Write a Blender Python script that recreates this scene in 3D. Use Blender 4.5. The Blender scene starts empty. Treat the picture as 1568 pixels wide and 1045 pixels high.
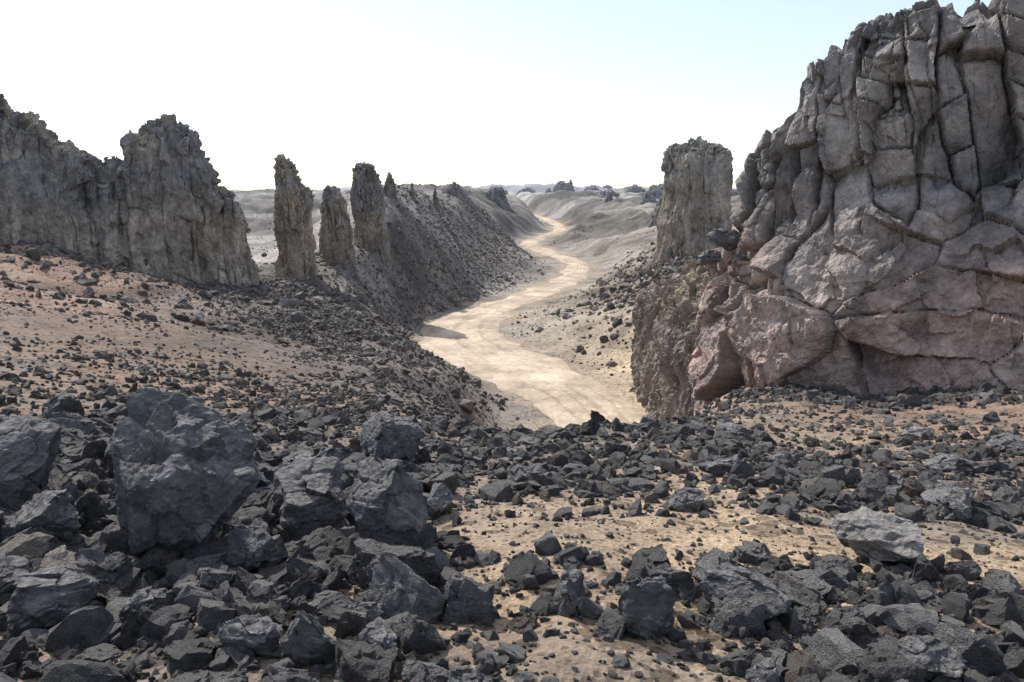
import bpy, bmesh, math, time
import numpy as np
T0=time.time()
rng=np.random.default_rng(7)
scene=bpy.context.scene

# ------------------------------------------------------------------ noise
def _h(ix,iy,iz,seed):
    x=(ix.astype(np.int64)*374761393+iy.astype(np.int64)*668265263+iz.astype(np.int64)*2147483647+seed*974711)&0xffffffff
    x=((x^(x>>13))*1274126177)&0xffffffff
    x=((x^(x>>16))*2246822519)&0xffffffff
    x=x^(x>>15)
    return (x&0xffffff).astype(np.float32)/16777216.0
def vnoise(p,seed=0):
    i=np.floor(p).astype(np.int64); f=(p-i).astype(np.float32)
    f=f*f*f*(f*(f*6-15)+10)
    r=0
    for a in (0,1):
        wa=f[:,0] if a else 1-f[:,0]
        for b in (0,1):
            wb=f[:,1] if b else 1-f[:,1]
            for c in (0,1):
                wc=f[:,2] if c else 1-f[:,2]
                r=r+_h(i[:,0]+a,i[:,1]+b,i[:,2]+c,seed)*wa*wb*wc
    return r*2-1
def fbm(p,o=4,seed=0,g=.5,l=2.03):
    r=0;a=1.0;q=np.array(p,dtype=np.float64)
    for k in range(o):
        r=r+a*vnoise(q,seed+k*17); a*=g; q=q*l+11.3
    return r
def worley(p,seed=0,blocky=False):
    i=np.floor(p).astype(np.int64); n=len(p)
    F1=np.full(n,9.,np.float32);F2=F1.copy();D=np.zeros((n,3),np.float32);ID=np.zeros((n,3),np.int64)
    for a in (-1,0,1):
        for b in (-1,0,1):
            for c in (-1,0,1):
                x=i[:,0]+a;y=i[:,1]+b;z=i[:,2]+c
                d=np.stack([p[:,0]-x-_h(x,y,z,seed+1),p[:,1]-y-_h(x,y,z,seed+2),p[:,2]-z-_h(x,y,z,seed+3)],1)
                d2=d*d
                if blocky: r=np.sqrt(np.sqrt((d2*d2).sum(1))).astype(np.float32)
                else: r=np.sqrt(d2.sum(1)).astype(np.float32)
                m=r<F1
                F2=np.where(m,F1,np.minimum(F2,r)); F1=np.where(m,r,F1)
                D[m]=d[m]; ID[m]=np.stack([x,y,z],1)[m]
    R=_h(ID[:,0],ID[:,1],ID[:,2],seed+4)
    V=np.stack([_h(ID[:,0],ID[:,1],ID[:,2],seed+5+k) for k in range(3)],1)*2-1
    return F1,F2,R,(D*V).sum(1)
def columns(q,sh,seg,seed,A_,B_,C_,cw):
    # vertical joint columns cut by tilted cross joints : prismatic blocks
    u=q[:,:2]*sh; i=np.floor(u).astype(np.int64);n=len(q)
    F1=np.full(n,9.,np.float32);F2=F1.copy();D=np.zeros((n,2),np.float32);ID=np.zeros((n,2),np.int64)
    zz0=np.zeros(n,np.int64)
    for a in (-1,0,1):
        for b in (-1,0,1):
            x=i[:,0]+a;y=i[:,1]+b
            d=np.stack([u[:,0]-x-_h(x,y,zz0,seed+1),u[:,1]-y-_h(x,y,zz0,seed+2)],1)
            r=np.sqrt((d*d).sum(1)).astype(np.float32);m=r<F1
            F2=np.where(m,F1,np.minimum(F2,r));F1=np.where(m,r,F1);D[m]=d[m];ID[m]=np.stack([x,y],1)[m]
    h=[_h(ID[:,0],ID[:,1],zz0,seed+3+k) for k in range(4)]
    L=seg*(.35+1.4*h[0]**1.5)
    zz=q[:,2]/L+h[1]*31+(D[:,0]*(h[2]-.5)+D[:,1]*(h[3]-.5))*2.0/sh/L
    k=np.floor(zz).astype(np.int64);fz=(zz-k).astype(np.float32)
    R=_h(ID[:,0],ID[:,1],k,seed+9);V=[_h(ID[:,0],ID[:,1],k,seed+10+j)*2-1 for j in range(3)]
    e2=np.minimum(fz,1-fz)*L*sh
    wv=.35+1.3*_h(ID[:,0],ID[:,1],k,seed+21)
    cr=np.maximum(np.exp(-((F2-F1)/(cw*wv))**2),.7*np.exp(-(e2/(cw*.7*wv))**2))
    d=A_*(.65*(R-.5)+.35*(h[2]-.5))+B_*(D[:,0]*V[0]+D[:,1]*V[1]+(fz-.5)*V[2]*.8)-C_*cr
    return d,cr
def sstep(a,b,x):
    t=np.clip((x-a)/(b-a),0,1); return t*t*(3-2*t)
def spall(p,seed,sc=.5,lv=3.,step=.12):
    n=fbm(p*sc,4,seed)*lv;k=np.floor(n);f=n-k
    return (k+sstep(.86,1.,f))*step, np.exp(-((f-.92)/.05)**2)
def P3(x,y,s=1.,z=0.): return np.stack([x*s,y*s,np.full_like(x,z)],1)

# ------------------------------------------------------------------ mesh helpers
def mesh_from(name,V,F,smooth=True,col=None,mat=None,link=True):
    me=bpy.data.meshes.new(name)
    V=np.asarray(V,np.float32);F=np.asarray(F,np.int32);k=F.shape[1]
    me.vertices.add(len(V)); me.vertices.foreach_set('co',V.ravel())
    me.loops.add(F.size); me.loops.foreach_set('vertex_index',F.ravel())
    me.polygons.add(len(F)); me.polygons.foreach_set('loop_start',np.arange(0,F.size,k,dtype=np.int32))
    me.polygons.foreach_set('loop_total',np.full(len(F),k,np.int32))
    me.update(calc_edges=True)
    me.polygons.foreach_set('use_smooth',np.full(len(F),smooth,bool))
    if col is not None:
        a=me.color_attributes.new('Col','FLOAT_COLOR','POINT')
        c=np.ones((len(V),4),np.float32); c[:,:3]=col
        a.data.foreach_set('color',c.ravel())
    me.validate()
    ob=bpy.data.objects.new(name,me)
    if mat: me.materials.append(mat)
    if link: scene.collection.objects.link(ob)
    return ob
def grid_faces(a,b):
    i=np.arange(a-1)[:,None]*b+np.arange(b-1)[None,:]
    i=i.ravel()
    return np.stack([i,i+1,i+b+1,i+b],1)

# ------------------------------------------------------------------ materials
def rock_mat(name,scale=1.0,bump=.05,use_attr=True,c1=(.12,.12,.125),c2=(.2,.18,.165),rand=False,rough=.92,warm=(.30,.20,.13),warmamt=.0,speck=False,dust_lit_tops=0.):
    m=bpy.data.materials.new(name); m.use_nodes=True; nt=m.node_tree; N=nt.nodes; L=nt.links
    b=N['Principled BSDF']; b.inputs['Roughness'].default_value=rough; b.inputs['Specular IOR Level'].default_value=.25
    tc=N.new('ShaderNodeTexCoord')
    n1=N.new('ShaderNodeTexNoise'); n1.inputs['Scale'].default_value=scale*1.3; n1.inputs['Detail'].default_value=9; n1.inputs['Roughness'].default_value=.65
    n2=N.new('ShaderNodeTexNoise'); n2.inputs['Scale'].default_value=scale*9; n2.inputs['Detail'].default_value=8; n2.inputs['Roughness'].default_value=.7
    vo=N.new('ShaderNodeTexVoronoi'); vo.inputs['Scale'].default_value=scale*16
    L.new(tc.outputs['Object'],n1.inputs['Vector']);L.new(tc.outputs['Object'],n2.inputs['Vector']);L.new(tc.outputs['Object'],vo.inputs['Vector'])
    def math_(op,a,bv):
        q=N.new('ShaderNodeMath');q.operation=op
        for k,v in enumerate((a,bv)):
            if isinstance(v,(int,float)): q.inputs[k].default_value=v
            else: L.new(v,q.inputs[k])
        return q.outputs[0]
    def mrange(src,a,bb,c,d):
        q=N.new('ShaderNodeMapRange');L.new(src,q.inputs[0])
        for k,v in enumerate((a,bb,c,d)): q.inputs[k+1].default_value=v
        return q.outputs[0]
    if use_attr:
        at=N.new('ShaderNodeAttribute');at.attribute_name='Col'
        base=at.outputs['Color']
        fac=mrange(n1.outputs['Fac'],.32,.68,.72,1.3)
    else:
        mx=N.new('ShaderNodeMix');mx.data_type='RGBA'
        mx.inputs[6].default_value=(*c1,1);mx.inputs[7].default_value=(*c2,1)
        L.new(mrange(n1.outputs['Fac'],.32,.68,0,1),mx.inputs[0]); base=mx.outputs[2]
        fac=1.0
        if rand:
            oi=N.new('ShaderNodeObjectInfo')
            mx2=N.new('ShaderNodeMix');mx2.data_type='RGBA';L.new(mrange(oi.outputs['Random'],1-warmamt,1,0,.85),mx2.inputs[0]);L.new(base,mx2.inputs[6]);mx2.inputs[7].default_value=(*warm,1)
            base=mx2.outputs[2]
            w=N.new('ShaderNodeMath');w.operation='FRACT';L.new(math_('MULTIPLY',oi.outputs['Random'],37.7),w.inputs[0])
            fac=math_('ADD',math_('MULTIPLY',w.outputs[0],.75),.65)
    if dust_lit_tops>0:
        # pale dusty tone on upward faces, which also paints the lit tops lighter
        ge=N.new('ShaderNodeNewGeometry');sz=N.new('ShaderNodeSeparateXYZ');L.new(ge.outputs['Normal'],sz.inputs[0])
        dm=math_('MULTIPLY',mrange(sz.outputs[2],.40,.95,0,dust_lit_tops),mrange(n2.outputs['Fac'],.38,.6,.35,1))
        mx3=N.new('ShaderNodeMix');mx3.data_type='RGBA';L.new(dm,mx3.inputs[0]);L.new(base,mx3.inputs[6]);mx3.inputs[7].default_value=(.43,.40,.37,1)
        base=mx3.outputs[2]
    tot=math_('MULTIPLY',mrange(n2.outputs['Fac'],.3,.7,.70,1.30),fac)
    h=math_('ADD',n2.outputs['Fac'],math_('MULTIPLY',vo.outputs['Distance'],.35))
    if speck:
        for sc_,amt,th in ((2.6,.55,.30),(7.,.5,.42),(19.,.55,.45)):
            v2=N.new('ShaderNodeTexVoronoi');v2.inputs['Scale'].default_value=sc_;L.new(tc.outputs['Object'],v2.inputs['Vector'])
            sx=N.new('ShaderNodeSeparateColor');L.new(v2.outputs['Color'],sx.inputs[0])
            on=math_('LESS_THAN',sx.outputs[0],th); inn=math_('LESS_THAN',v2.outputs['Distance'],.42)
            k_=math_('MULTIPLY',on,inn)
            tot=math_('MULTIPLY',tot,math_('SUBTRACT',1.0,math_('MULTIPLY',k_,1-amt)))
    sc=N.new('ShaderNodeVectorMath');sc.operation='SCALE';L.new(base,sc.inputs[0]);L.new(tot,sc.inputs[3])
    L.new(sc.outputs[0],b.inputs['Base Color'])
    bp=N.new('ShaderNodeBump');bp.inputs['Strength'].default_value=1;bp.inputs['Distance'].default_value=bump
    L.new(h,bp.inputs['Height']);L.new(bp.outputs[0],b.inputs['Normal'])
    return m
M_ground=rock_mat('ground_gravel_sand',scale=2.2,bump=.035,speck=True)
M_cliff=rock_mat('weathered_cliff_rock',scale=.9,bump=.09)
M_road=rock_mat('packed_sand_track',scale=.35,bump=.03)
M_basalt=rock_mat('basalt_stone',scale=1.6,bump=.10,use_attr=False,rand=True,c1=(.092,.092,.098),c2=(.215,.207,.2),warm=(.32,.245,.18),warmamt=.14,dust_lit_tops=.6)
M_scree=rock_mat('scree_stone',scale=1.6,bump=.10,use_attr=False,rand=True,c1=(.12,.112,.105),c2=(.23,.205,.185),warm=(.30,.22,.165),warmamt=.3,dust_lit_tops=.5)
M_boulder=rock_mat('basalt_boulder',scale=2.2,bump=.055,use_attr=False,rand=False,c1=(.075,.077,.085),c2=(.175,.171,.168),dust_lit_tops=.5)
M_boulder2=rock_mat('dusty_boulder',scale=2.2,bump=.04,use_attr=False,rand=False,c1=(.19,.175,.162),c2=(.30,.275,.255),dust_lit_tops=.4)

# ------------------------------------------------------------------ terrain (surveyed world points, metres, eye at 0,0,0)
CP=np.array([(-8,-8,-1.3),(0,-8,-1.4),(8,-8,-1.6),(0,0,-1.7),(-5,0,-1.6),(6,0,-1.95),(-15,0,-1.2),(16,0,-2.2),
(0,2.6,-1.72),(0,4.2,-1.99),(0,6.2,-2.36),(.5,8.2,-2.75),(1,11,-3.25),(1.5,13.5,-4.2),(2,20,-8.0),(3,30,-11.2),
(-2.4,16,-4.2),(-3.4,22,-5.5),(-6.9,45,-8.5),(-8.3,55,-9.0),(-2.5,28,-7.0),(-1.1,40,-9.9),
(-2.55,7.8,-2.6),(-3.75,11.5,-3.2),(-5.2,16,-4.0),(-8,25,-5.1),(-11.5,36,-5.9),(-17,54,-6.05),
(-3.8,6.5,-2.15),(-4.9,8.5,-2.5),(-6.9,12,-2.95),(-9.7,17,-3.4),(-13.6,24,-3.9),(-20.3,36,-4.0),(-29,52,-3.5),
(-16,14,-2.2),(-40,50,-2.2),(-30,25,-2.8),(-50,80,-5),(-25,80,-7),(-34,110,-6.5),(-60,200,-3),(-100,350,0),(-160,350,2),
(-17.5,64,-6.2),(-15.4,70,-5.6),(-14.3,78,-4.2),(-14,90,.3),(-11.7,115,.3),(-10.2,150,1.0),(-12,230,1.6),(-6.5,330,2.0),
(-10.5,78,-7.5),(-12.5,85,-3.8),(-30,110,-6),(-25,150,-5),(-8.2,120,-6.0),(-3.2,105,-10.3),(-5,150,-4.6),(-1,190,-5.6),(0,240,-3.6),
(11,75,-9.1),(15.5,85,-6.3),(19,80,-5.5),(12.6,105,-9),(20,170,-8.2),(32,200,-4.8),(25,130,-7),(9.7,55,-9.9),(7.7,40,-9.9),(6.4,48,-11.9),(7.2,52,-11.1),
(14,45,-5),(20,60,-4.5),(30,90,-3),(50,90,0),(3,13,-3.7),(4.5,17,-4.8),(6,25,-6.8),(3.5,22,-8.5),
(9.5,20,-5.3),(12.5,19,-4.6),(7.9,14,-4.1),(3.9,11,-3.7),(3.4,5.5,-2.35),(4.5,8,-3.0),(25,15,-3.8),(22,8,-3),(14,26,-5),(25,28,-4),(60,40,-2),
(0,650,1),(-100,600,2),(100,600,3),(60,300,-1),(120,300,2),(200,200,2),(-200,200,0),(0,1100,0),(-800,1000,3),(800,1000,3),(0,3400,-20),(-3000,3000,-20),(3000,3000,-20)],float)
ROAD=np.array([(3.5,30,-11.6),(4.8,38,-12.0),(4.6,43,-12.1),(3.4,49,-12.15),(.6,56,-12.1),(-3.0,63,-12.0),(-4.6,71,-11.95),(-2.9,81,-11.8),(2.9,97,-11.7),(8.4,115,-11.5),(10.9,135,-11.3),(7.6,156,-11),(4.4,185,-10.4),(14.5,240,-9.7),(12,300,-8.2),(-1,380,-6),(-7,500,-2.6),(0,640,1.2)],float)
def catmull(P,n):
    Q=np.vstack([2*P[0]-P[1],P,2*P[-1]-P[-2]]);out=[]
    for k in range(1,len(Q)-2):
        t=np.linspace(0,1,n,endpoint=False)[:,None];a,b,c,d=Q[k-1],Q[k],Q[k+1],Q[k+2]
        out.append(.5*((2*b)+(c-a)*t+(2*a-5*b+4*c-d)*t*t+(3*b-a-3*c+d)*t**3))
    out.append(P[-1:]);return np.vstack(out)
RD=catmull(ROAD,10)
def sw(x,y): return np.stack([3*x/(y+10),np.log(y+10)],1)
CS=sw(CP[:,0],CP[:,1]); cc=.09
K=np.sqrt(((CS[:,None]-CS[None])**2).sum(2)+cc*cc)
A=np.zeros((len(CP)+1,)*2);A[:-1,:-1]=K-np.eye(len(CP))*.01;A[-1,:-1]=1;A[:-1,-1]=1
COEF=np.linalg.solve(A,np.append(CP[:,2],0))
def road_dist(x,y):
    d=np.full(len(x),1e3,np.float32);z=np.zeros(len(x),np.float32)
    idx=np.where((y>25)&(y<680)&(np.abs(x)<45))[0]
    A_=RD[:-1];B_=RD[1:]
    for c in range(0,len(idx),40000):
        ii=idx[c:c+40000];p=np.stack([x[ii],y[ii]],1)
        best=np.full(len(ii),1e6);bz=np.zeros(len(ii))
        for k in range(len(A_)):
            ab=B_[k,:2]-A_[k,:2]
            t=np.clip(((p-A_[k,:2])@ab)/(ab@ab),0,1)
            q=p-(A_[k,:2]+t[:,None]*ab);r=(q*q).sum(1)
            m=r<best;best[m]=r[m];bz[m]=(A_[k,2]+t*(B_[k,2]-A_[k,2]))[m]
        d[ii]=np.sqrt(best);z[ii]=bz
    return d,z
def height(x,y,full=False):
    x=np.asarray(x,float);y=np.asarray(y,float)
    h=np.empty(len(x))
    for c in range(0,len(x),60000):
        S=sw(x[c:c+60000],y[c:c+60000])
        h[c:c+60000]=np.sqrt(((S[:,None]-CS[None])**2).sum(2)+cc*cc)@COEF[:-1]+COEF[-1]
    d,z=road_dist(x,y)
    m=1-sstep(3.5,9+y*.01,d)
    near=1-sstep(12,30,y)
    n=fbm(P3(x,y,.9),3,5)*.06*near+fbm(P3(x,y,4.),2,9)*.018*near
    far=sstep(110,240,y)*sstep(6,20,d)
    rg=np.abs(fbm(P3(x,y,.05),5,45))
    n+= (1-m)*(fbm(P3(x,y,.22),5,21,.55)*.40*sstep(12,45,y)+fbm(P3(x,y,.045),5,31)*1.0*sstep(60,160,y)+fbm(P3(x,y,.012),4,41)*3.2*sstep(220,600,y)
        -rg*2.2*far+.6*far+fbm(P3(x,y,.35),4,47,.6)*.55*far)
    h=h*(1-m)+z*m+n
    return (h,d) if full else h

ns,nw=800,1000
s=np.linspace(-1.5,1.5,ns);w=np.linspace(math.log(2.0),math.log(3500.),nw)
yy=np.exp(w)-10
Y=np.repeat(yy,ns);X=np.tile(s,nw)*(Y+10)
H,RDIST=height(X,Y,True)
CC=[# x,y,(r,g,b)
(0,2,.50,.355,.225),(-2,3,.33,.26,.195),(1,3.5,.52,.375,.24),(2.5,4,.44,.325,.215),(-4,5,.18,.155,.135),(0,5,.38,.285,.2),(3,6,.42,.31,.21),(0,9,.18,.15,.13),(4,10,.30,.23,.17),(8,13,.31,.22,.16),(9,17,.28,.19,.145),
(-6,12,.28,.195,.14),(-5,16,.26,.18,.132),(-10,22,.255,.175,.125),(-20,36,.255,.168,.124),(-30,48,.235,.165,.124),(-10,30,.215,.16,.127),(-15,50,.17,.143,.124),(-8,40,.18,.15,.13),(-5,30,.18,.15,.13),(-12,42,.175,.147,.127),
(-3,22,.19,.155,.132),(-2,32,.18,.155,.135),(0,40,.2,.175,.148),(-7,50,.17,.152,.135),(-10,65,.18,.16,.143),(-5,85,.22,.197,.175),(-12,85,.24,.218,.2),(-8,115,.25,.228,.205),(-3,105,.24,.218,.195),(-5,150,.24,.218,.195),(-12,150,.22,.2,.182),
(6,45,.40,.31,.215),(8,52,.38,.30,.21),(9,60,.31,.25,.19),(11,75,.29,.24,.185),(5,85,.31,.26,.2),(15,100,.27,.23,.185),(20,140,.28,.24,.2),(18,85,.23,.2,.165),(30,200,.27,.245,.205),(8,40,.48,.355,.235),(5,32,.3,.24,.18),
(-30,100,.29,.265,.235),(-34,130,.28,.255,.23),(-60,200,.2,.185,.172),(0,250,.24,.22,.195),(-10,300,.24,.22,.205),(20,330,.27,.25,.23),(60,300,.26,.245,.23),(0,500,.33,.315,.30),(100,600,.36,.35,.345),(-100,500,.35,.34,.335),(0,1000,.42,.415,.42),(1000,1000,.42,.415,.42),(-1000,1000,.42,.415,.42),(0,3000,.55,.55,.57)]  # far entries paled: aerial haze painted into the ground colour
CC=np.array(CC,float);CW=sw(CC[:,0],CC[:,1])
def ground_col(x,y,d):
    S=sw(x,y)
    S=S+np.stack([vnoise(np.c_[S,S[:,1:]]*5,71),vnoise(np.c_[S,S[:,:1]]*5,72)],1)*.07
    out=np.empty((len(x),3))
    for c in range(0,len(x),80000):
        r=((S[c:c+80000,None]-CW[None])**2).sum(2)+.0008
        W=1/r**1.6
        out[c:c+80000]=(W@CC[:,2:])/W.sum(1)[:,None]
    near=1-sstep(14,40,y)
    n=fbm(P3(x,y,.75),5,51)
    dark=sstep(.05,.55,n+.10*fbm(P3(x,y,6.),2,55))*near
    grav=np.array([.17,.15,.133])
    out=out*(1-.6*dark[:,None])+grav*.6*dark[:,None]
    n2=fbm(P3(x,y,.10),5,61)*sstep(12,30,y)
    n3=fbm(P3(x,y,.5),4,64)*sstep(14,35,y)*(1-sstep(200,500,y))
    n4=sstep(-.1,.45,fbm(P3(x,y,.05),5,67))*sstep(90,200,y)
    out*=(np.clip(1+.42*n2+.34*n3,.42,1.7)*(1-.45*n4))[:,None]
    m=1-sstep(1.8,4.8,d+2.2*fbm(P3(x,y,.25),5,66))
    m=m*.8
    return out*(1-m[:,None])+np.array([.41,.325,.235])*m[:,None]
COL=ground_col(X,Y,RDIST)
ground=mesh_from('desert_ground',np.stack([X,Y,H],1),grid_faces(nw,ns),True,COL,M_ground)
print('ground',time.time()-T0)

# ------------------------------------------------------------------ dirt track ribbon
RR=catmull(ROAD,40)
tg=np.gradient(RR[:,:2],axis=0);tg/=np.linalg.norm(tg,axis=1)[:,None];nr=np.stack([-tg[:,1],tg[:,0]],1)
k=81;lat=np.linspace(-1,1,k)
sarc=np.r_[0,np.cumsum(np.linalg.norm(np.diff(RR[:,:2],axis=0),axis=1))]
wid=np.interp(RR[:,1],[30,45,58,70,85,110,200,400,640],[2.6,3.1,4.2,4.1,2.8,2.1,1.9,2.2,3.0])
wl=wid+.8*fbm(np.c_[sarc*.25,sarc*0,sarc*0],3,3);wr=wid+.8*fbm(np.c_[sarc*.25,sarc*0+7,sarc*0],3,4)
PX=RR[:,None,:2]+nr[:,None,:]*(lat[None,:,None]*np.where(lat[None,:]>0,wl[:,None],wr[:,None])[:,:,None])
px=PX[...,0].ravel();py=PX[...,1].ravel()
hz=height(px,py)
lt=np.tile(lat,len(RR))
rut=0
for j,(c0,wd_,am) in enumerate([(0,.30,1.),(.22,.27,.8),(-.25,.29,.9)]):
    cw_=c0+np.repeat(.16*vnoise(np.c_[sarc*.05,sarc*0,sarc*0+j*5.],13+j),k)
    rut=rut+am*(np.exp(-((lt-cw_-wd_)/.035)**2)+np.exp(-((lt-cw_+wd_)/.035)**2))
rut=np.clip(rut,0,1.3)
off=(.09-.16*np.abs(lt)**4-.03*rut)*(1+py/200.)
edge=np.clip(np.abs(lt)**3+.35*fbm(P3(px,py,1.1),4,93)*np.abs(lt)**.5,0,1)
rc=np.array([.50,.40,.295])*np.clip(1+.20*fbm(P3(px,py,.4),5,8)-.20*rut*np.clip(.5+fbm(P3(px,py,.15),2,99),0,1),.5,1.3)[:,None]
rc=rc*(1-.75*edge[:,None])+.75*edge[:,None]*np.array([.37,.295,.215])
mesh_from('dirt_road',np.stack([px,py,hz+off],1),grid_faces(len(RR),k),True,rc,M_road)

# ------------------------------------------------------------------ cliffs, pillars, outcrops
def ridge(name,pts,W,base,top,prof,ns,nc,disp,colf,endk=3.,batter=0.,mat=M_cliff,smooth=False,jag=.5,seed=0):
    pts=np.array(pts,float);L=np.r_[0,np.cumsum(np.linalg.norm(np.diff(pts,axis=0),axis=1))]
    u=np.linspace(0,1,ns);t=(.45*u+.55*(.5-.5*np.cos(np.pi*u)))
    sL=t*L[-1]
    f=lambda a:np.interp(sL,L,np.broadcast_to(np.array(a,float),(len(L),)))
    ker=np.ones(max(3,ns//25)|1);ker/=ker.sum()
    sm=lambda a:np.convolve(np.pad(a,len(ker)//2,mode='reflect',reflect_type='odd'),ker,'valid')
    cx,cy=sm(f(pts[:,0])),sm(f(pts[:,1]));w_=sm(f(W));b_=f(base);tp=f(top)
    tp=tp+jag*fbm(np.c_[sL*.9,sL*0+seed,sL*0],4,77+seed,.6)*.6
    dx,dy=np.gradient(cx),np.gradient(cy);dl=np.hypot(dx,dy);nx,ny=-dy/dl,dx/dl
    e=np.clip(1-np.abs(2*t-1)**endk,0,1)**(1/endk)
    pr=np.array(prof,float);wm=np.mean(w_);hm=np.mean(tp-b_)
    a=np.r_[0,np.cumsum(np.hypot(np.diff(pr[:,0])*wm,np.diff(pr[:,1])*hm))];aa=np.linspace(0,a[-1],nc)
    lat,hf=np.interp(aa,a,pr[:,0]),np.interp(aa,a,pr[:,1])
    mx,my=cx.mean(),cy.mean()
    g=1+batter*(1-hf)[None,:]
    Pn=np.empty((ns,nc,3))
    Pn[...,0]=mx+(cx-mx)[:,None]*g+(nx*w_*e)[:,None]*lat[None]
    Pn[...,1]=my+(cy-my)[:,None]*g+(ny*w_*e)[:,None]*lat[None]
    Pn[...,2]=b_[:,None]+hf[None]*(tp-b_)[:,None]
    du=np.gradient(Pn,axis=0);dv=np.gradient(Pn,axis=1);nn=np.cross(du,dv);nn/=np.linalg.norm(nn,axis=2)[...,None]+1e-9
    cen=np.stack([cx,cy,(b_+tp)/2],1)[:,None,:]
    if ((Pn-cen)*nn).sum()<0: nn=-nn
    for _ in range(8):
        nn[1:-1]=(nn[:-2]+nn[1:-1]*2+nn[2:])/4
    nn/=np.linalg.norm(nn,axis=2)[...,None]+1e-9
    p=Pn.reshape(-1,3);n=nn.reshape(-1,3);hfv=np.tile(hf,ns)
    d,ck=disp(p,hfv)
    V=p+n*d[:,None]
    return mesh_from(name,V,grid_faces(ns,nc),smooth,colf(V,hfv,ck),mat)

def blocks(p,sc,seed,A_,B_,C_,cw=.07,warp=.35,blocky=False):
    q=p*np.array(sc)
    q=q+warp*np.stack([vnoise(q*1.3,seed+50),vnoise(q*1.3,seed+51),vnoise(q*1.3,seed+52)],1)
    F1,F2,R,T=worley(q,seed,blocky)
    cr=np.exp(-((F2-F1)/cw)**2)
    return A_*(R-.5)+B_*T-C_*cr,cr,R
def rot_tilt(p,a=.12,b=-.1,az=.45):
    c,s_=math.cos(az),math.sin(az)
    x=p[:,0]*c+p[:,1]*s_;y=-p[:,0]*s_+p[:,1]*c
    return np.stack([x+a*p[:,2],y+b*p[:,2],p[:,2]-a*x],1)
def disp_cliff(size=1.,sh=.75,seg=2.2,amp=1.,seed=0,upper=None,az=.45,tilt=.10):
    def f(p,hf):
        big=upper is not None
        q=rot_tilt(p,a=tilt,az=az)
        q=q+(.07 if big else .14)*size*np.stack([fbm(p*.9/size,4,seed+31),fbm(p*.9/size,4,seed+32),fbm(p*.9/size,4,seed+33)],1)
        d1,c1=columns(q,sh/size,seg*size,seed,(.90 if big else .5)*size,(.58 if big else .5)*size,(.24 if big else .10)*size,.085 if big else .07)
        d2,c2=columns(q+3.3,2.1*sh/size,seg*.4*size,seed+100,.24*size,.28*size,.07*size,.07)
        d0=fbm(p*.25/size,3,seed+7)*.45*size
        d3=fbm(p*2.0/size,6,seed+9,.6)*(.05 if big else .075)*size
        vis=np.clip(.35+1.4*fbm(p*.3/size,2,seed+70),.0,1)   # fractures fade in and out
        if not big:
            sp,se=spall(p*np.array([1,1,.7])/size,seed+60,.55,3.,.10*size)
            fl=fbm(p*np.array([1.1,1.1,.22])/size,5,seed+75,.6)
            fl2=-np.abs(fbm(p*np.array([.8,.8,.3])/size,4,seed+78,.55))
            cap=sstep(.86,.97,hf)
            dc,cc_,_=blocks(q,np.array([1.6,1.6,2.2])/size,seed+130,.35*size,.4*size,.10*size,.08,.3,True)
            vis2=np.clip(.1+1.2*fbm(p*.3/size,2,seed+71),0,1)
            return amp*(d0+d1*(.5+.5*vis2)+d2*(.25+.5*vis2)+d3*1.0+sp*.7+fl*.18*size+fl2*.40*size+cap*dc),np.maximum(c1*.5*vis2,c2*.35*vis2)
        m=upper(p,hf)
        dL,cL,_=blocks(q,np.array([.30,.30,.42])/size,seed+200,.42*size,.95*size,.0,.014,.22,False)
        dM,cM,_=blocks(q,np.array([.85,.85,.7])/size,seed+300,.13*size,.30*size,.0,.018,.22,False)
        v2=np.clip(.1+1.6*fbm(p*.35/size,2,seed+80),0,1)
        sp2,se2=spall(p*np.array([1,1,1.3])/size,seed+90,.45,2.4,.07*size)
        dl=dL+dM-(.11*cL+.04*cM*v2)*size+sp2+.10*d1*v2+.22*d2*v2+d3*.7
        return amp*(d0*.8+d3+m*(d1+d2*(.3+.7*vis))+(1-m)*dl),m*np.maximum(c1*.8,c2*.5*vis)+(1-m)*np.maximum(cL*.7,cM*.45*v2)
    return f
def col_mix(c_lo,c_hi,patch,seed,zlo,zhi,ps=.35,pa=.5,crk=.45,haze=0,patch2=None):
    def f(V,hf,ck):
        m=sstep(zlo,zhi,V[:,2]+1.6*fbm(V*.35,3,seed+3))[:,None]
        c=np.array(c_lo)*(1-m)+np.array(c_hi)*m
        q=sstep(.1,.6,fbm(V*ps,4,seed+5))[:,None]*pa
        c=c*(1-q)+np.array(patch)*q
        if patch2 is not None:
            q=(sstep(.05,.5,fbm(V*.45+9,5,seed+15))*.6)[:,None]
            c=c*(1-q)+np.array(patch2)*q
        st=np.clip(1+.34*fbm(V*np.array([1.6,1.6,.35]),4,seed+8)+.18*fbm(V*4,3,seed+18),.5,1.5)[:,None]
        c=c*st*(1-crk*ck[:,None])
        return c*(1-haze)+np.array([.4,.4,.41])*haze  # distance haze painted into the rock colour
    return f
PC=[(-1.1,-.05),(-1.02,.15),(-.98,.36),(-.90,.46),(-.52,.63),(-.45,.85),(-.36,.97),(-.1,1.0),(.3,.98),(.7,.8),(1,.3),(1.1,-.05)]
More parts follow.
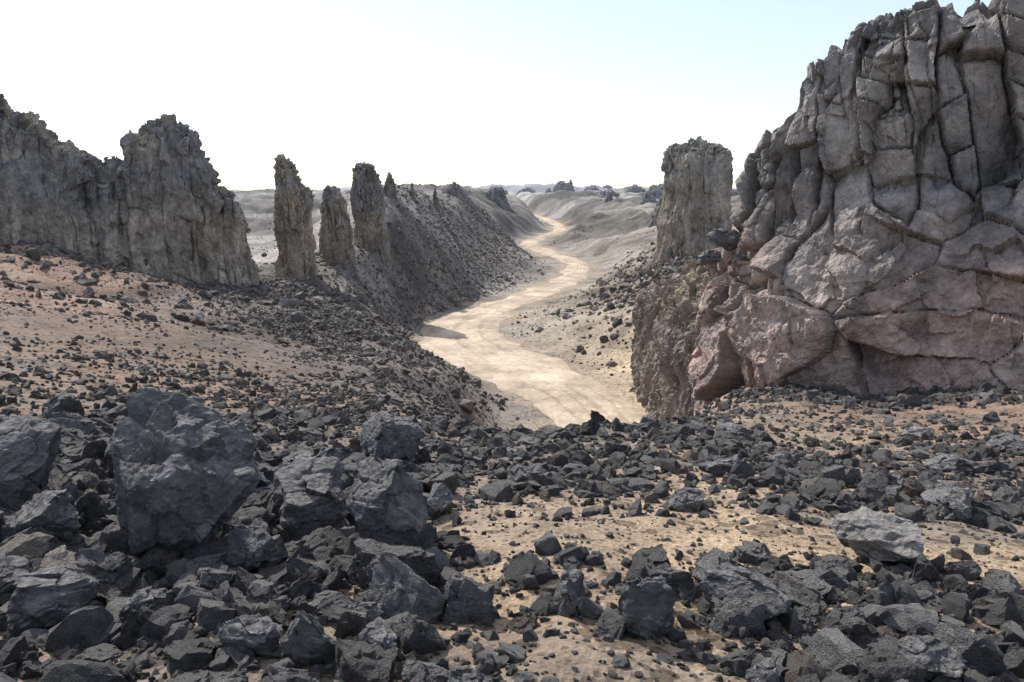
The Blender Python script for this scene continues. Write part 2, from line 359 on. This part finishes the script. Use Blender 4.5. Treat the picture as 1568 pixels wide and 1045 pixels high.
ridge('canyon_cliff',[(7.5,28.6),(8.2,27.2),(8.7,26.2),(9.1,25.4),(9.25,25.2),(9.9,24.6),(11.4,23.8),(14.2,22.8),(20,20.6),(28,17),(38,13)],
 [2.2,2.6,2.9,3.1,3.2,3.3,3.5,3.8,4,4,4],[-9,-9,-9,-8.8,-8.6,-8.4,-8,-7.5,-7,-7,-7],[-2.2,-.2,1.5,2.1,3.9,4.9,5.3,5.6,6.2,6.4,5],PC,1250,600,
 disp_cliff(1.0,1.15,2.2,.9,11,upper=lambda p,hf:sstep(.54,.64,hf+.10*fbm(p*.35,2,77)),tilt=.13),
 col_mix((.40,.30,.255),(.225,.213,.207),(.38,.34,.305),12,-2.6,1.0,.4,.55,.5,patch2=(.28,.24,.22)),jag=.45)
PS=[(-1.35,-.05),(-1.1,.2),(-.98,.55),(-.85,.88),(-.5,.97),(-.2,1),(.2,1),(.5,.97),(.85,.88),(.98,.55),(1.1,.2),(1.35,-.05)]
ridge('rock_outcrop',[(8.3,27),(8.6,30),(9.0,34),(9.3,42),(9.8,52),(10.6,64)],[1.5,1.6,1.6,1.5,1.4,1.2],[-10,-11,-12,-12.5,-12.5,-11],[-1.9,-2.4,-3.0,-4.2,-5.6,-8],PS,800,280,
 disp_cliff(.85,.9,1.5,.9,41),col_mix((.24,.2,.17),(.31,.26,.195),(.19,.168,.15),42,-7,-4,.5,.5))
ridge('rock_pillar',[(15.5,82),(16.6,81),(18.0,80),(19.4,79),(20.6,78)],[2.0,2.3,2.4,2.3,2.0],-9,[4.2,5.0,5.7,5.5,3.6],PS,340,310,disp_cliff(.9,.75,5.,.75,51,az=.2,tilt=.03),
 col_mix((.32,.28,.235),(.28,.26,.235),(.43,.355,.245),52,-3,3,crk=.6),4.,.14,jag=.5,seed=1)
ridge('rock_wall',[(-42,43),(-34,46),(-31,50),(-29.3,51),(-28.6,51.5),(-26.9,52.5),(-25,53),(-24.7,53),(-23.8,53.5),(-22.1,54),(-21,54.5),(-20.3,55),(-19.9,55.1),(-19.1,55.5),(-18.7,56),(-18.0,56.5)],
 [2.6,2.6,2.6,2.6,2.5,2.4,2.4,2.4,2.4,2.4,2.3,2.2,2.1,2,1.8,1.5],[-5]*5+[-6.5]*4+[-8]*7,[5.2,5.5,6.0,4.9,3.2,1.9,1.9,4.0,4.6,4.7,4.1,2.5,.9,.3,-1.7,-4.9],PS,950,310,
 disp_cliff(.95,.9,4.,.85,61,az=.1,tilt=.04),col_mix((.32,.275,.23),(.215,.206,.2),(.40,.335,.25),62,-2.5,1.5),5.,jag=.6,seed=2)
ridge('rock_pillar',[(-18.6,64),(-18,64),(-17.2,64.1),(-16.6,64.2),(-16.0,64.3)],[1.1,1.2,1.2,1.1,1],-8.5,[2.8,3.1,2.7,1.2,.2],PS,200,280,disp_cliff(.5,.8,5.,.9,71,tilt=.03),
 col_mix((.30,.255,.205),(.22,.207,.195),(.40,.325,.22),72,-3,1),4.,.15,jag=.4,seed=3)
ridge('rock_pillar',[(-16.5,70),(-15.9,70),(-15.2,70),(-14.5,70.2),(-13.9,70.4)],[1.1,1.2,1.3,1.2,1.1],-8.5,[.4,1.2,.8,-.6,-3],PS,200,220,disp_cliff(.5,.8,4.,.9,81,tilt=.03),
 col_mix((.27,.235,.2),(.215,.203,.19),(.34,.285,.215),82,-3,1),4.,.2,jag=.4,seed=4)
ridge('rock_pillar',[(-15.4,78),(-14.8,78),(-14,78.3),(-13.4,78.8),(-12.9,79.4)],[1.2,1.3,1.3,1.3,1.2],-9,[2.7,3.3,3.0,2.4,.6],PS,200,240,disp_cliff(.55,.8,4.,.9,91,tilt=.03),
 col_mix((.24,.215,.19),(.205,.193,.183),(.3,.255,.205),92,-3,1),4.,.15,jag=.4,seed=5)
k=0
for (x,y,hl,hw,tz,hz_) in [(-13.9,92,.8,.8,2.2,0),(-12.3,100,.4,.45,1.7,0),(-10.6,112,.35,.4,1.2,0),(-10.6,150,2.2,2,2.4,.05),(-4.6,240,3,2,3.0,.12),
      (-5,320,3,3,3.4,.2),(27,420,5,4,7.6,.3),(31,425,1.6,1.6,8.6,.3),(20,430,2.5,3,4.8,.3),(42,350,4,4,2.8,.22),(44,260,2,2,1.6,.15),(60,330,4,4,3.2,.2),(36,300,1.4,1.4,1.2,.15),(52,300,2.5,2,2.4,.18),
      (-62,150,7,4,1.2,.1),(-50,140,3,3,.0,.1),(36,190,2,2,.6,.1),(30,165,1.5,1.5,-2,.05),(64,420,5,5,5.6,.3),(80,430,7,5,6.4,.3),(50,500,6,5,6.8,.4),(10,560,6,5,6.6,.4),(-12,520,4,5,6.,.4),(-30,560,8,6,6.6,.4),
      (66,560,3,3,8,.4),(110,520,8,6,8,.4),(70,250,3,3,2.6,.1),(82,280,4,3,3.5,.12)]:
    k+=1
    zb=float(height(np.array([x]),np.array([y]))[0])-2.0
    tz=max(tz,zb+3.0)
    a=rng.uniform(-.5,.5);c_,s_=math.cos(a),math.sin(a);hh=tz-zb-2
    T_=[tz-rng.uniform(.3,.7)*hh,tz-rng.uniform(0,.35)*hh,tz,tz-rng.uniform(.1,.5)*hh,tz-rng.uniform(.4,.8)*hh]
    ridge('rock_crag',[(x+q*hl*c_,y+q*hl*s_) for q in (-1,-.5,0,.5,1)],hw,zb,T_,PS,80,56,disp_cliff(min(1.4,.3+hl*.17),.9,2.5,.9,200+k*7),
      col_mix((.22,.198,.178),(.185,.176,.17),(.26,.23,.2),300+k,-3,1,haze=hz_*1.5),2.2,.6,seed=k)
for (y,z,a0,hz_) in [(1500,21,0,.7),(950,10,5,.55)]:
    xs=np.linspace(-1500,1500,90);tz=z*(.55+.6*fbm(np.c_[xs*.006+a0,xs*0,xs*0],4,400+a0))
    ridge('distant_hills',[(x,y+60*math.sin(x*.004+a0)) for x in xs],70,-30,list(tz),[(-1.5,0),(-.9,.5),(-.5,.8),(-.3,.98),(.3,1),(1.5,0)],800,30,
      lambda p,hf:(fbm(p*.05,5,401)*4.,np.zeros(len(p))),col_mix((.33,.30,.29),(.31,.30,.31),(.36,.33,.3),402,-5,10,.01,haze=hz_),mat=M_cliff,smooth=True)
print('ridges',time.time()-T0)

# ------------------------------------------------------------------ rocks
def ico(sub):
    bm=bmesh.new();bmesh.ops.create_icosphere(bm,subdivisions=sub,radius=1)
    bm.verts.ensure_lookup_table()
    V=np.array([v.co[:] for v in bm.verts]);F=np.array([[v.index for v in f.verts] for f in bm.faces]);bm.free();return V,F
ICO={k:ico(k) for k in (3,4,5,6)}
def rock_shape(sub,seed,flat=.7,cuts=14,rough=.03,blk=.10,dmin=.52,dmax=.9):
    r=np.random.default_rng(seed);V,F=ICO[sub];V=V.copy()
    V=V*(1+.24*fbm(V*1.1+seed*3.1,3,seed)[:,None])*1.25
    for c in range(cuts):
        n=r.normal(size=3);n/=np.linalg.norm(n);d=r.uniform(dmin,dmax)
        q=V@n-d;m=q>0;V[m]-=q[m][:,None]*n*.98
    nrm=V/np.linalg.norm(V,axis=1)[:,None]
    if blk>0:
        dd,ck,_=blocks(V,(1.5,1.5,1.5),seed+9,blk*1.0,blk*1.8,blk*.2,.06,.2,True)
        V=V+nrm*dd[:,None]
    V=V+nrm*(fbm(V*3.2,5,seed+5,.6)*rough)[:,None]
    V*=np.array([1.,r.uniform(.65,.95),flat*r.uniform(.8,1.15)])
    V/=np.abs(V[:,:2]).max()
    return V,F
NV=16
def shape_collection(name,mat):
    c=bpy.data.collections.new(name)
    for i in range(NV):
        V,F=rock_shape(5 if i<8 else 3,500+i,flat=.62+.28*((i*37)%10)/10,cuts=12+i%5,rough=.035,blk=.07)
        c.objects.link(mesh_from('%s_%02d'%(name,i),V,F,False,None,mat,link=False))
    return c
COL_B=shape_collection('stone_shape',M_basalt);COL_S=shape_collection('scree_shape',M_scree)

def scatter(name,x,y,size,sink=.22,tilt=.6,lo=0,hi=NV,col=None):
    n=len(x);z=height(x,y)
    print(name,n)
    me=bpy.data.meshes.new(name);me.vertices.add(n)
    me.vertices.foreach_set('co',np.stack([x,y,z+size*(.28-sink)],1).astype(np.float32).ravel())
    a=me.attributes.new('rot','FLOAT_VECTOR','POINT');a.data.foreach_set('vector',np.stack([rng.normal(0,tilt,n),rng.normal(0,tilt,n),rng.uniform(0,6.28,n)],1).astype(np.float32).ravel())
    sc=size[:,None]*rng.uniform(.8,1.2,(n,3))
    a=me.attributes.new('scl','FLOAT_VECTOR','POINT');a.data.foreach_set('vector',sc.astype(np.float32).ravel())
    a=me.attributes.new('idx','INT','POINT');a.data.foreach_set('value',rng.integers(lo,hi,n).astype(np.int32))
    ob=bpy.data.objects.new(name,me);scene.collection.objects.link(ob)
    ng=bpy.data.node_groups.new(name,'GeometryNodeTree')
    ng.interface.new_socket('Geometry',in_out='INPUT',socket_type='NodeSocketGeometry')
    ng.interface.new_socket('Geometry',in_out='OUTPUT',socket_type='NodeSocketGeometry')
    N=ng.nodes;L=ng.links;gi=N.new('NodeGroupInput');go=N.new('NodeGroupOutput')
    ip=N.new('GeometryNodeInstanceOnPoints');ci=N.new('GeometryNodeCollectionInfo');ci.inputs['Collection'].default_value=col or COL_B
    ci.inputs['Separate Children'].default_value=True;ci.inputs['Reset Children'].default_value=True
    def na(t,nm):
        q=N.new('GeometryNodeInputNamedAttribute');q.data_type=t;q.inputs['Name'].default_value=nm;return q.outputs['Attribute']
    L.new(gi.outputs[0],ip.inputs['Points']);L.new(ci.outputs[0],ip.inputs['Instance']);ip.inputs['Pick Instance'].default_value=True
    L.new(na('INT','idx'),ip.inputs['Instance Index']);L.new(na('FLOAT_VECTOR','rot'),ip.inputs['Rotation']);L.new(na('FLOAT_VECTOR','scl'),ip.inputs['Scale'])
    L.new(ip.outputs[0],go.inputs[0])
    md=ob.modifiers.new('scatter','NODES');md.node_group=ng
    return ob
def sample(n,y0,y1,k=4.,wx=.95,xo=0.):
    y=np.exp(rng.uniform(math.log(y0+k),math.log(y1+k),n))-k
    x=(y+3)*rng.uniform(-wx,wx,n)+xo
    return x,y
def psize(n,a,b,e=2.2):
    u=rng.uniform(0,1,n);return (a**(1-e)+u*(b**(1-e)-a**(1-e)))**(1/(1-e))
def fgmask(x,y,base=.46):
    m=base+1.1*fbm(P3(x,y,.6),3,51)
    band=np.exp(-((y-8.5)/3.4)**2)*.85*sstep(-7,-1,x)
    left=sstep(-.6,-1.8,x)*sstep(2.9,3.9,y)*(1-sstep(7.,9.5,y))*.9
    sand=np.exp(-(((x+.1)/.8)**2+((y-3.2)/.6)**2))*1.5+np.exp(-(((x-1.5)/.8)**2+((y-4.9)/.5)**2))*.8+np.exp(-(((x+1.9)/.7)**2+((y-2.85)/.4)**2))*1.0+np.exp(-(((x-3.3)/1.)**2+((y-7.)/.5)**2))*.5+np.exp(-(((x-2.)/.5)**2+((y-3.6)/.4)**2))*.5
    far=sstep(8.5,12,y)*sstep(1,-4,x)*.95
    return np.clip(m+band+left-sand-far,.05,1)
def thin(x,y,m): 
    k=rng.uniform(0,1,len(x))<m;return x[k],y[k]
x,y=sample(38000,1.2,11,2.);x,y=thin(x,y,fgmask(x,y)*.6+.4);scatter('gravel',x,y,psize(len(x),.008,.028),hi=NV,lo=8)
x,y=sample(25000,1.2,22,3.);x,y=thin(x,y,fgmask(x,y));scatter('gravel',x,y,psize(len(x),.025,.065),lo=8)
x,y=sample(7200,1.3,22,4.);x,y=thin(x,y,fgmask(x,y));scatter('scattered_stones',x,y,psize(len(x),.06,.15,2.5))
x,y=sample(1000,2.2,16,4.);x,y=thin(x,y,fgmask(x,y,.25)**1.2);scatter('scattered_stones',x,y,psize(len(x),.12,.26,2.8),hi=8,sink=.18)
n=900;xx_=rng.normal(-2.4,.95,n);yy_=rng.normal(5.0,1.1,n);kk=(yy_>3.3)&(xx_<-.5);scatter('scattered_stones',xx_[kk],yy_[kk],psize(kk.sum(),.07,.2,2.),sink=-.05,lo=0,hi=8)
def slopemask(x,y):
    d,_=road_dist(x,y)
    m=np.clip(.45+.9*fbm(P3(x,y,.12),4,141),0,1)
    edge=sstep(3.2,6.5,d)
    brown=sstep(32,14,y)*.55+np.exp(-(((x+18)/9)**2+((y-30)/14)**2))*.6
    return np.where(x<0,np.clip(m+.12-brown*.65,.04,1),m*.8)*edge
x,y=sample(52000,11,130,6.,.8);x,y=thin(x,y,slopemask(x,y));scatter('slope_rubble',x,y,psize(len(x),.03,.12,2.6),lo=8,col=COL_S)
x,y=sample(8500,30,300,10.,.8);x,y=thin(x,y,slopemask(x,y));scatter('slope_rubble',x,y,psize(len(x),.14,.5,3.),lo=3,col=COL_S)
n=12000;yy_=rng.uniform(45,190,n);xx_=np.interp(yy_,[45,55,70,90,120,160,190],[-5,-8,-9,-7,-6,-3,-2])+rng.normal(0,4.2,n)
d,_=road_dist(xx_,yy_);kk=d>4.2;scatter('slope_rubble',xx_[kk],yy_[kk],psize(kk.sum(),.08,.35,2.6),lo=8,col=COL_S)
# band of dark scree running from the wall down to the track
n=15000;t=rng.uniform(0,1,n)**.7;xx_=np.interp(t,[0,.3,.7,1],[-1.5,-5,-11,-17])+rng.normal(0,2.6,n);yy_=np.interp(t,[0,.3,.7,1],[20,30,44,55])+rng.normal(0,4.5,n)
d,_=road_dist(xx_,yy_);mm=np.clip(.55+1.1*fbm(P3(xx_,yy_,.3),4,171),.05,1);kk=(d>4.2)&(yy_>15)&(rng.uniform(0,1,n)<mm);scatter('slope_rubble',xx_[kk],yy_[kk],psize(kk.sum(),.04,.17,2.7),lo=8,col=COL_S)
n=2600;xx_=rng.normal(15.5,4.2,n);yy_=rng.normal(74,9,n);d,_=road_dist(xx_,yy_);kk=(d>4.5);scatter('talus_stones',xx_[kk],yy_[kk],psize(kk.sum(),.10,.6,2.5),lo=3,col=COL_S)
n=1600;t=rng.uniform(0,1,n);xx_=np.interp(t,[0,.3,.6,1],[5.8,8.8,12,19])+rng.normal(0,.7,n);yy_=np.interp(t,[0,.3,.6,1],[23.5,19.6,18,15.5])+rng.normal(0,.8,n)
scatter('talus_stones',xx_,yy_,psize(n,.04,.22),lo=3)
n=2500;t=rng.uniform(0,1,n);xx_=np.interp(t,[0,.3,.7,1],[-36,-27,-20,-14])+rng.normal(0,1.2,n);yy_=np.interp(t,[0,.3,.7,1],[45,48.5,52,60])-np.abs(rng.normal(0,2.2,n))
scatter('talus_stones',xx_,yy_,psize(n,.08,.4),lo=3,col=COL_S)

# large boulders : x,y,half width,flatness,seed,sink,mat
HB=[(-2.45,5.75,.66,.80,61,.12,0),(-1.85,4.15,.45,1.10,62,.12,0),(-1.2,7.5,.37,1.0,3,.08,0),(-.68,4.25,.29,.9,64,.12,0),(-1.28,4.85,.31,.8,65,.12,0),(-3.15,4.7,.36,.8,6,.2,0),
(-2.6,4.2,.27,.8,66,.1,0),(-2.1,3.4,.22,.8,67,.15,0),(-1.35,3.9,.2,.9,68,.15,0),
(2.13,4.35,.27,.5,7,.2,1),(3.3,5.7,.29,.5,8,.2,0),(1.14,3.55,.22,.6,9,.2,0),(.27,3.5,.16,.9,10,.15,0),(-.80,2.85,.14,.95,11,.15,0),(-1.62,3.35,.18,.8,12,.2,0),(-1.03,2.9,.14,.9,13,.2,0),
(1.66,2.9,.15,.7,14,.2,0),(.58,3.3,.15,.8,15,.2,0),(-5.0,8.5,.26,.9,16,.2,0),(5.3,9.2,.36,.4,17,.25,0),(-.55,2.95,.13,.8,18,.2,0),(-1.65,7.2,.24,.7,19,.2,0),(-2.5,3.5,.22,.8,20,.2,0),
(-.5,5.2,.19,.8,21,.2,0),(.1,6.2,.19,.7,22,.2,0),(-1.8,6.5,.26,.7,23,.2,0),(1.9,6.6,.22,.5,24,.2,0),(1.3,5.6,.17,.6,25,.2,0),(2.9,8.3,.24,.5,26,.2,0),(4.2,7.2,.2,.5,27,.2,0),(6.6,12.5,.35,.45,28,.2,1),
(-4.1,6.2,.30,.7,29,.25,0),(-3.2,7.0,.25,.7,30,.2,0),(2.6,2.9,.2,.8,31,.2,0),(.95,2.75,.14,.8,32,.2,0),(7.3,11.2,.4,.45,33,.2,0),(3.4,11.8,.3,.5,34,.2,0),(-.15,2.6,.10,.8,35,.2,0)]
for (x,y,r,fl,sd,sk,mt) in HB:
    V,F=rock_shape(6,900+sd,flat=fl,cuts=14,rough=.045,blk=.10,dmin=.60,dmax=.95)
    a=sd*1.7;V=V@np.array([[math.cos(a),math.sin(a),0],[-math.sin(a),math.cos(a),0],[0,0,1]])
    ob=mesh_from('boulder',V*r,F,False,None,[M_boulder,M_boulder2][mt])
    ob.location=(x,y,float(height(np.array([x]),np.array([y]))[0])-V[:,2].min()*r-2*r*fl*sk*.6)
for (x,y,z,r,sd) in [(7.3,27.0,-1.5,.75,41),(7.7,26.2,-1.7,.55,42),(6.9,27.8,-2.1,.5,43)]:
    V,F=rock_shape(6,900+sd,flat=.7,cuts=10,rough=.03,blk=.12)
    ob=mesh_from('boulder',V*r,F,False,None,M_boulder);ob.location=(x,y,z)
print('rocks',time.time()-T0)

# crumpled plastic bag between the boulders
V,F=ICO[4];V=V.copy();V*=(1+.45*np.abs(fbm(V*2.2+3,3,991)))[:,None];dd,_,_=blocks(V,(3,3,3),995,.1,.7,0,.1,.2);V+=V*dd[:,None]*.6;V*=np.array([.035,.03,.03])
mp=bpy.data.materials.new('white_plastic_film');mp.use_nodes=True;bb=mp.node_tree.nodes['Principled BSDF'];bb.inputs['Roughness'].default_value=.35
nz=mp.node_tree.nodes.new('ShaderNodeTexNoise');nz.inputs['Scale'].default_value=30;cr=mp.node_tree.nodes.new('ShaderNodeValToRGB');cr.color_ramp.elements[0].color=(.25,.4,.65,1);cr.color_ramp.elements[1].color=(.6,.64,.7,1);cr.color_ramp.elements[1].position=.6
mp.node_tree.links.new(nz.outputs['Fac'],cr.inputs[0]);mp.node_tree.links.new(cr.outputs[0],bb.inputs['Base Color'])
ob=mesh_from('plastic_bag',V,F,False,None,mp);ob.location=(-.66,3.62,float(height(np.array([-.66]),np.array([3.62]))[0])+.05)

# ------------------------------------------------------------------ light
EL,AZ=math.radians(45),math.radians(-40)
sd=np.array([math.sin(AZ)*math.cos(EL),math.cos(AZ)*math.cos(EL),math.sin(EL)])
from mathutils import Vector
sl=bpy.data.lights.new('sun','SUN');sl.energy=5.0;sl.angle=math.radians(.5);sl.color=(1,.965,.90)
so=bpy.data.objects.new('sun',sl);so.rotation_euler=Vector(-sd).to_track_quat('-Z','Y').to_euler();scene.collection.objects.link(so)
wd=bpy.data.worlds.new('World');scene.world=wd;wd.use_nodes=True
nt=wd.node_tree;sk=nt.nodes.new('ShaderNodeTexSky');sk.sky_type='NISHITA';sk.sun_disc=False;sk.sun_elevation=EL;sk.sun_rotation=AZ%(2*math.pi)
sk.air_density=1.0;sk.dust_density=1.0;sk.ozone_density=2.0;sk.altitude=300
hzn=nt.nodes.new('ShaderNodeVectorMath');hzn.operation='ADD';hzn.inputs[1].default_value=(2.45,2.35,2.3) # even pale haze added to the sky, whitens it and lifts fill light
nt.links.new(sk.outputs[0],hzn.inputs[0]);nt.links.new(hzn.outputs[0],nt.nodes['Background'].inputs[0]);nt.nodes['Background'].inputs[1].default_value=.145
scene.view_settings.view_transform='Standard';scene.view_settings.look='None';scene.view_settings.exposure=0
cd=bpy.data.cameras.new('camera');cd.lens=28;cd.sensor_width=36;cd.clip_end=8000;cd.clip_start=.05
co=bpy.data.objects.new('camera',cd);co.rotation_euler=(math.radians(90-10.3),0,0);scene.collection.objects.link(co);scene.camera=co
print('done',time.time()-T0)
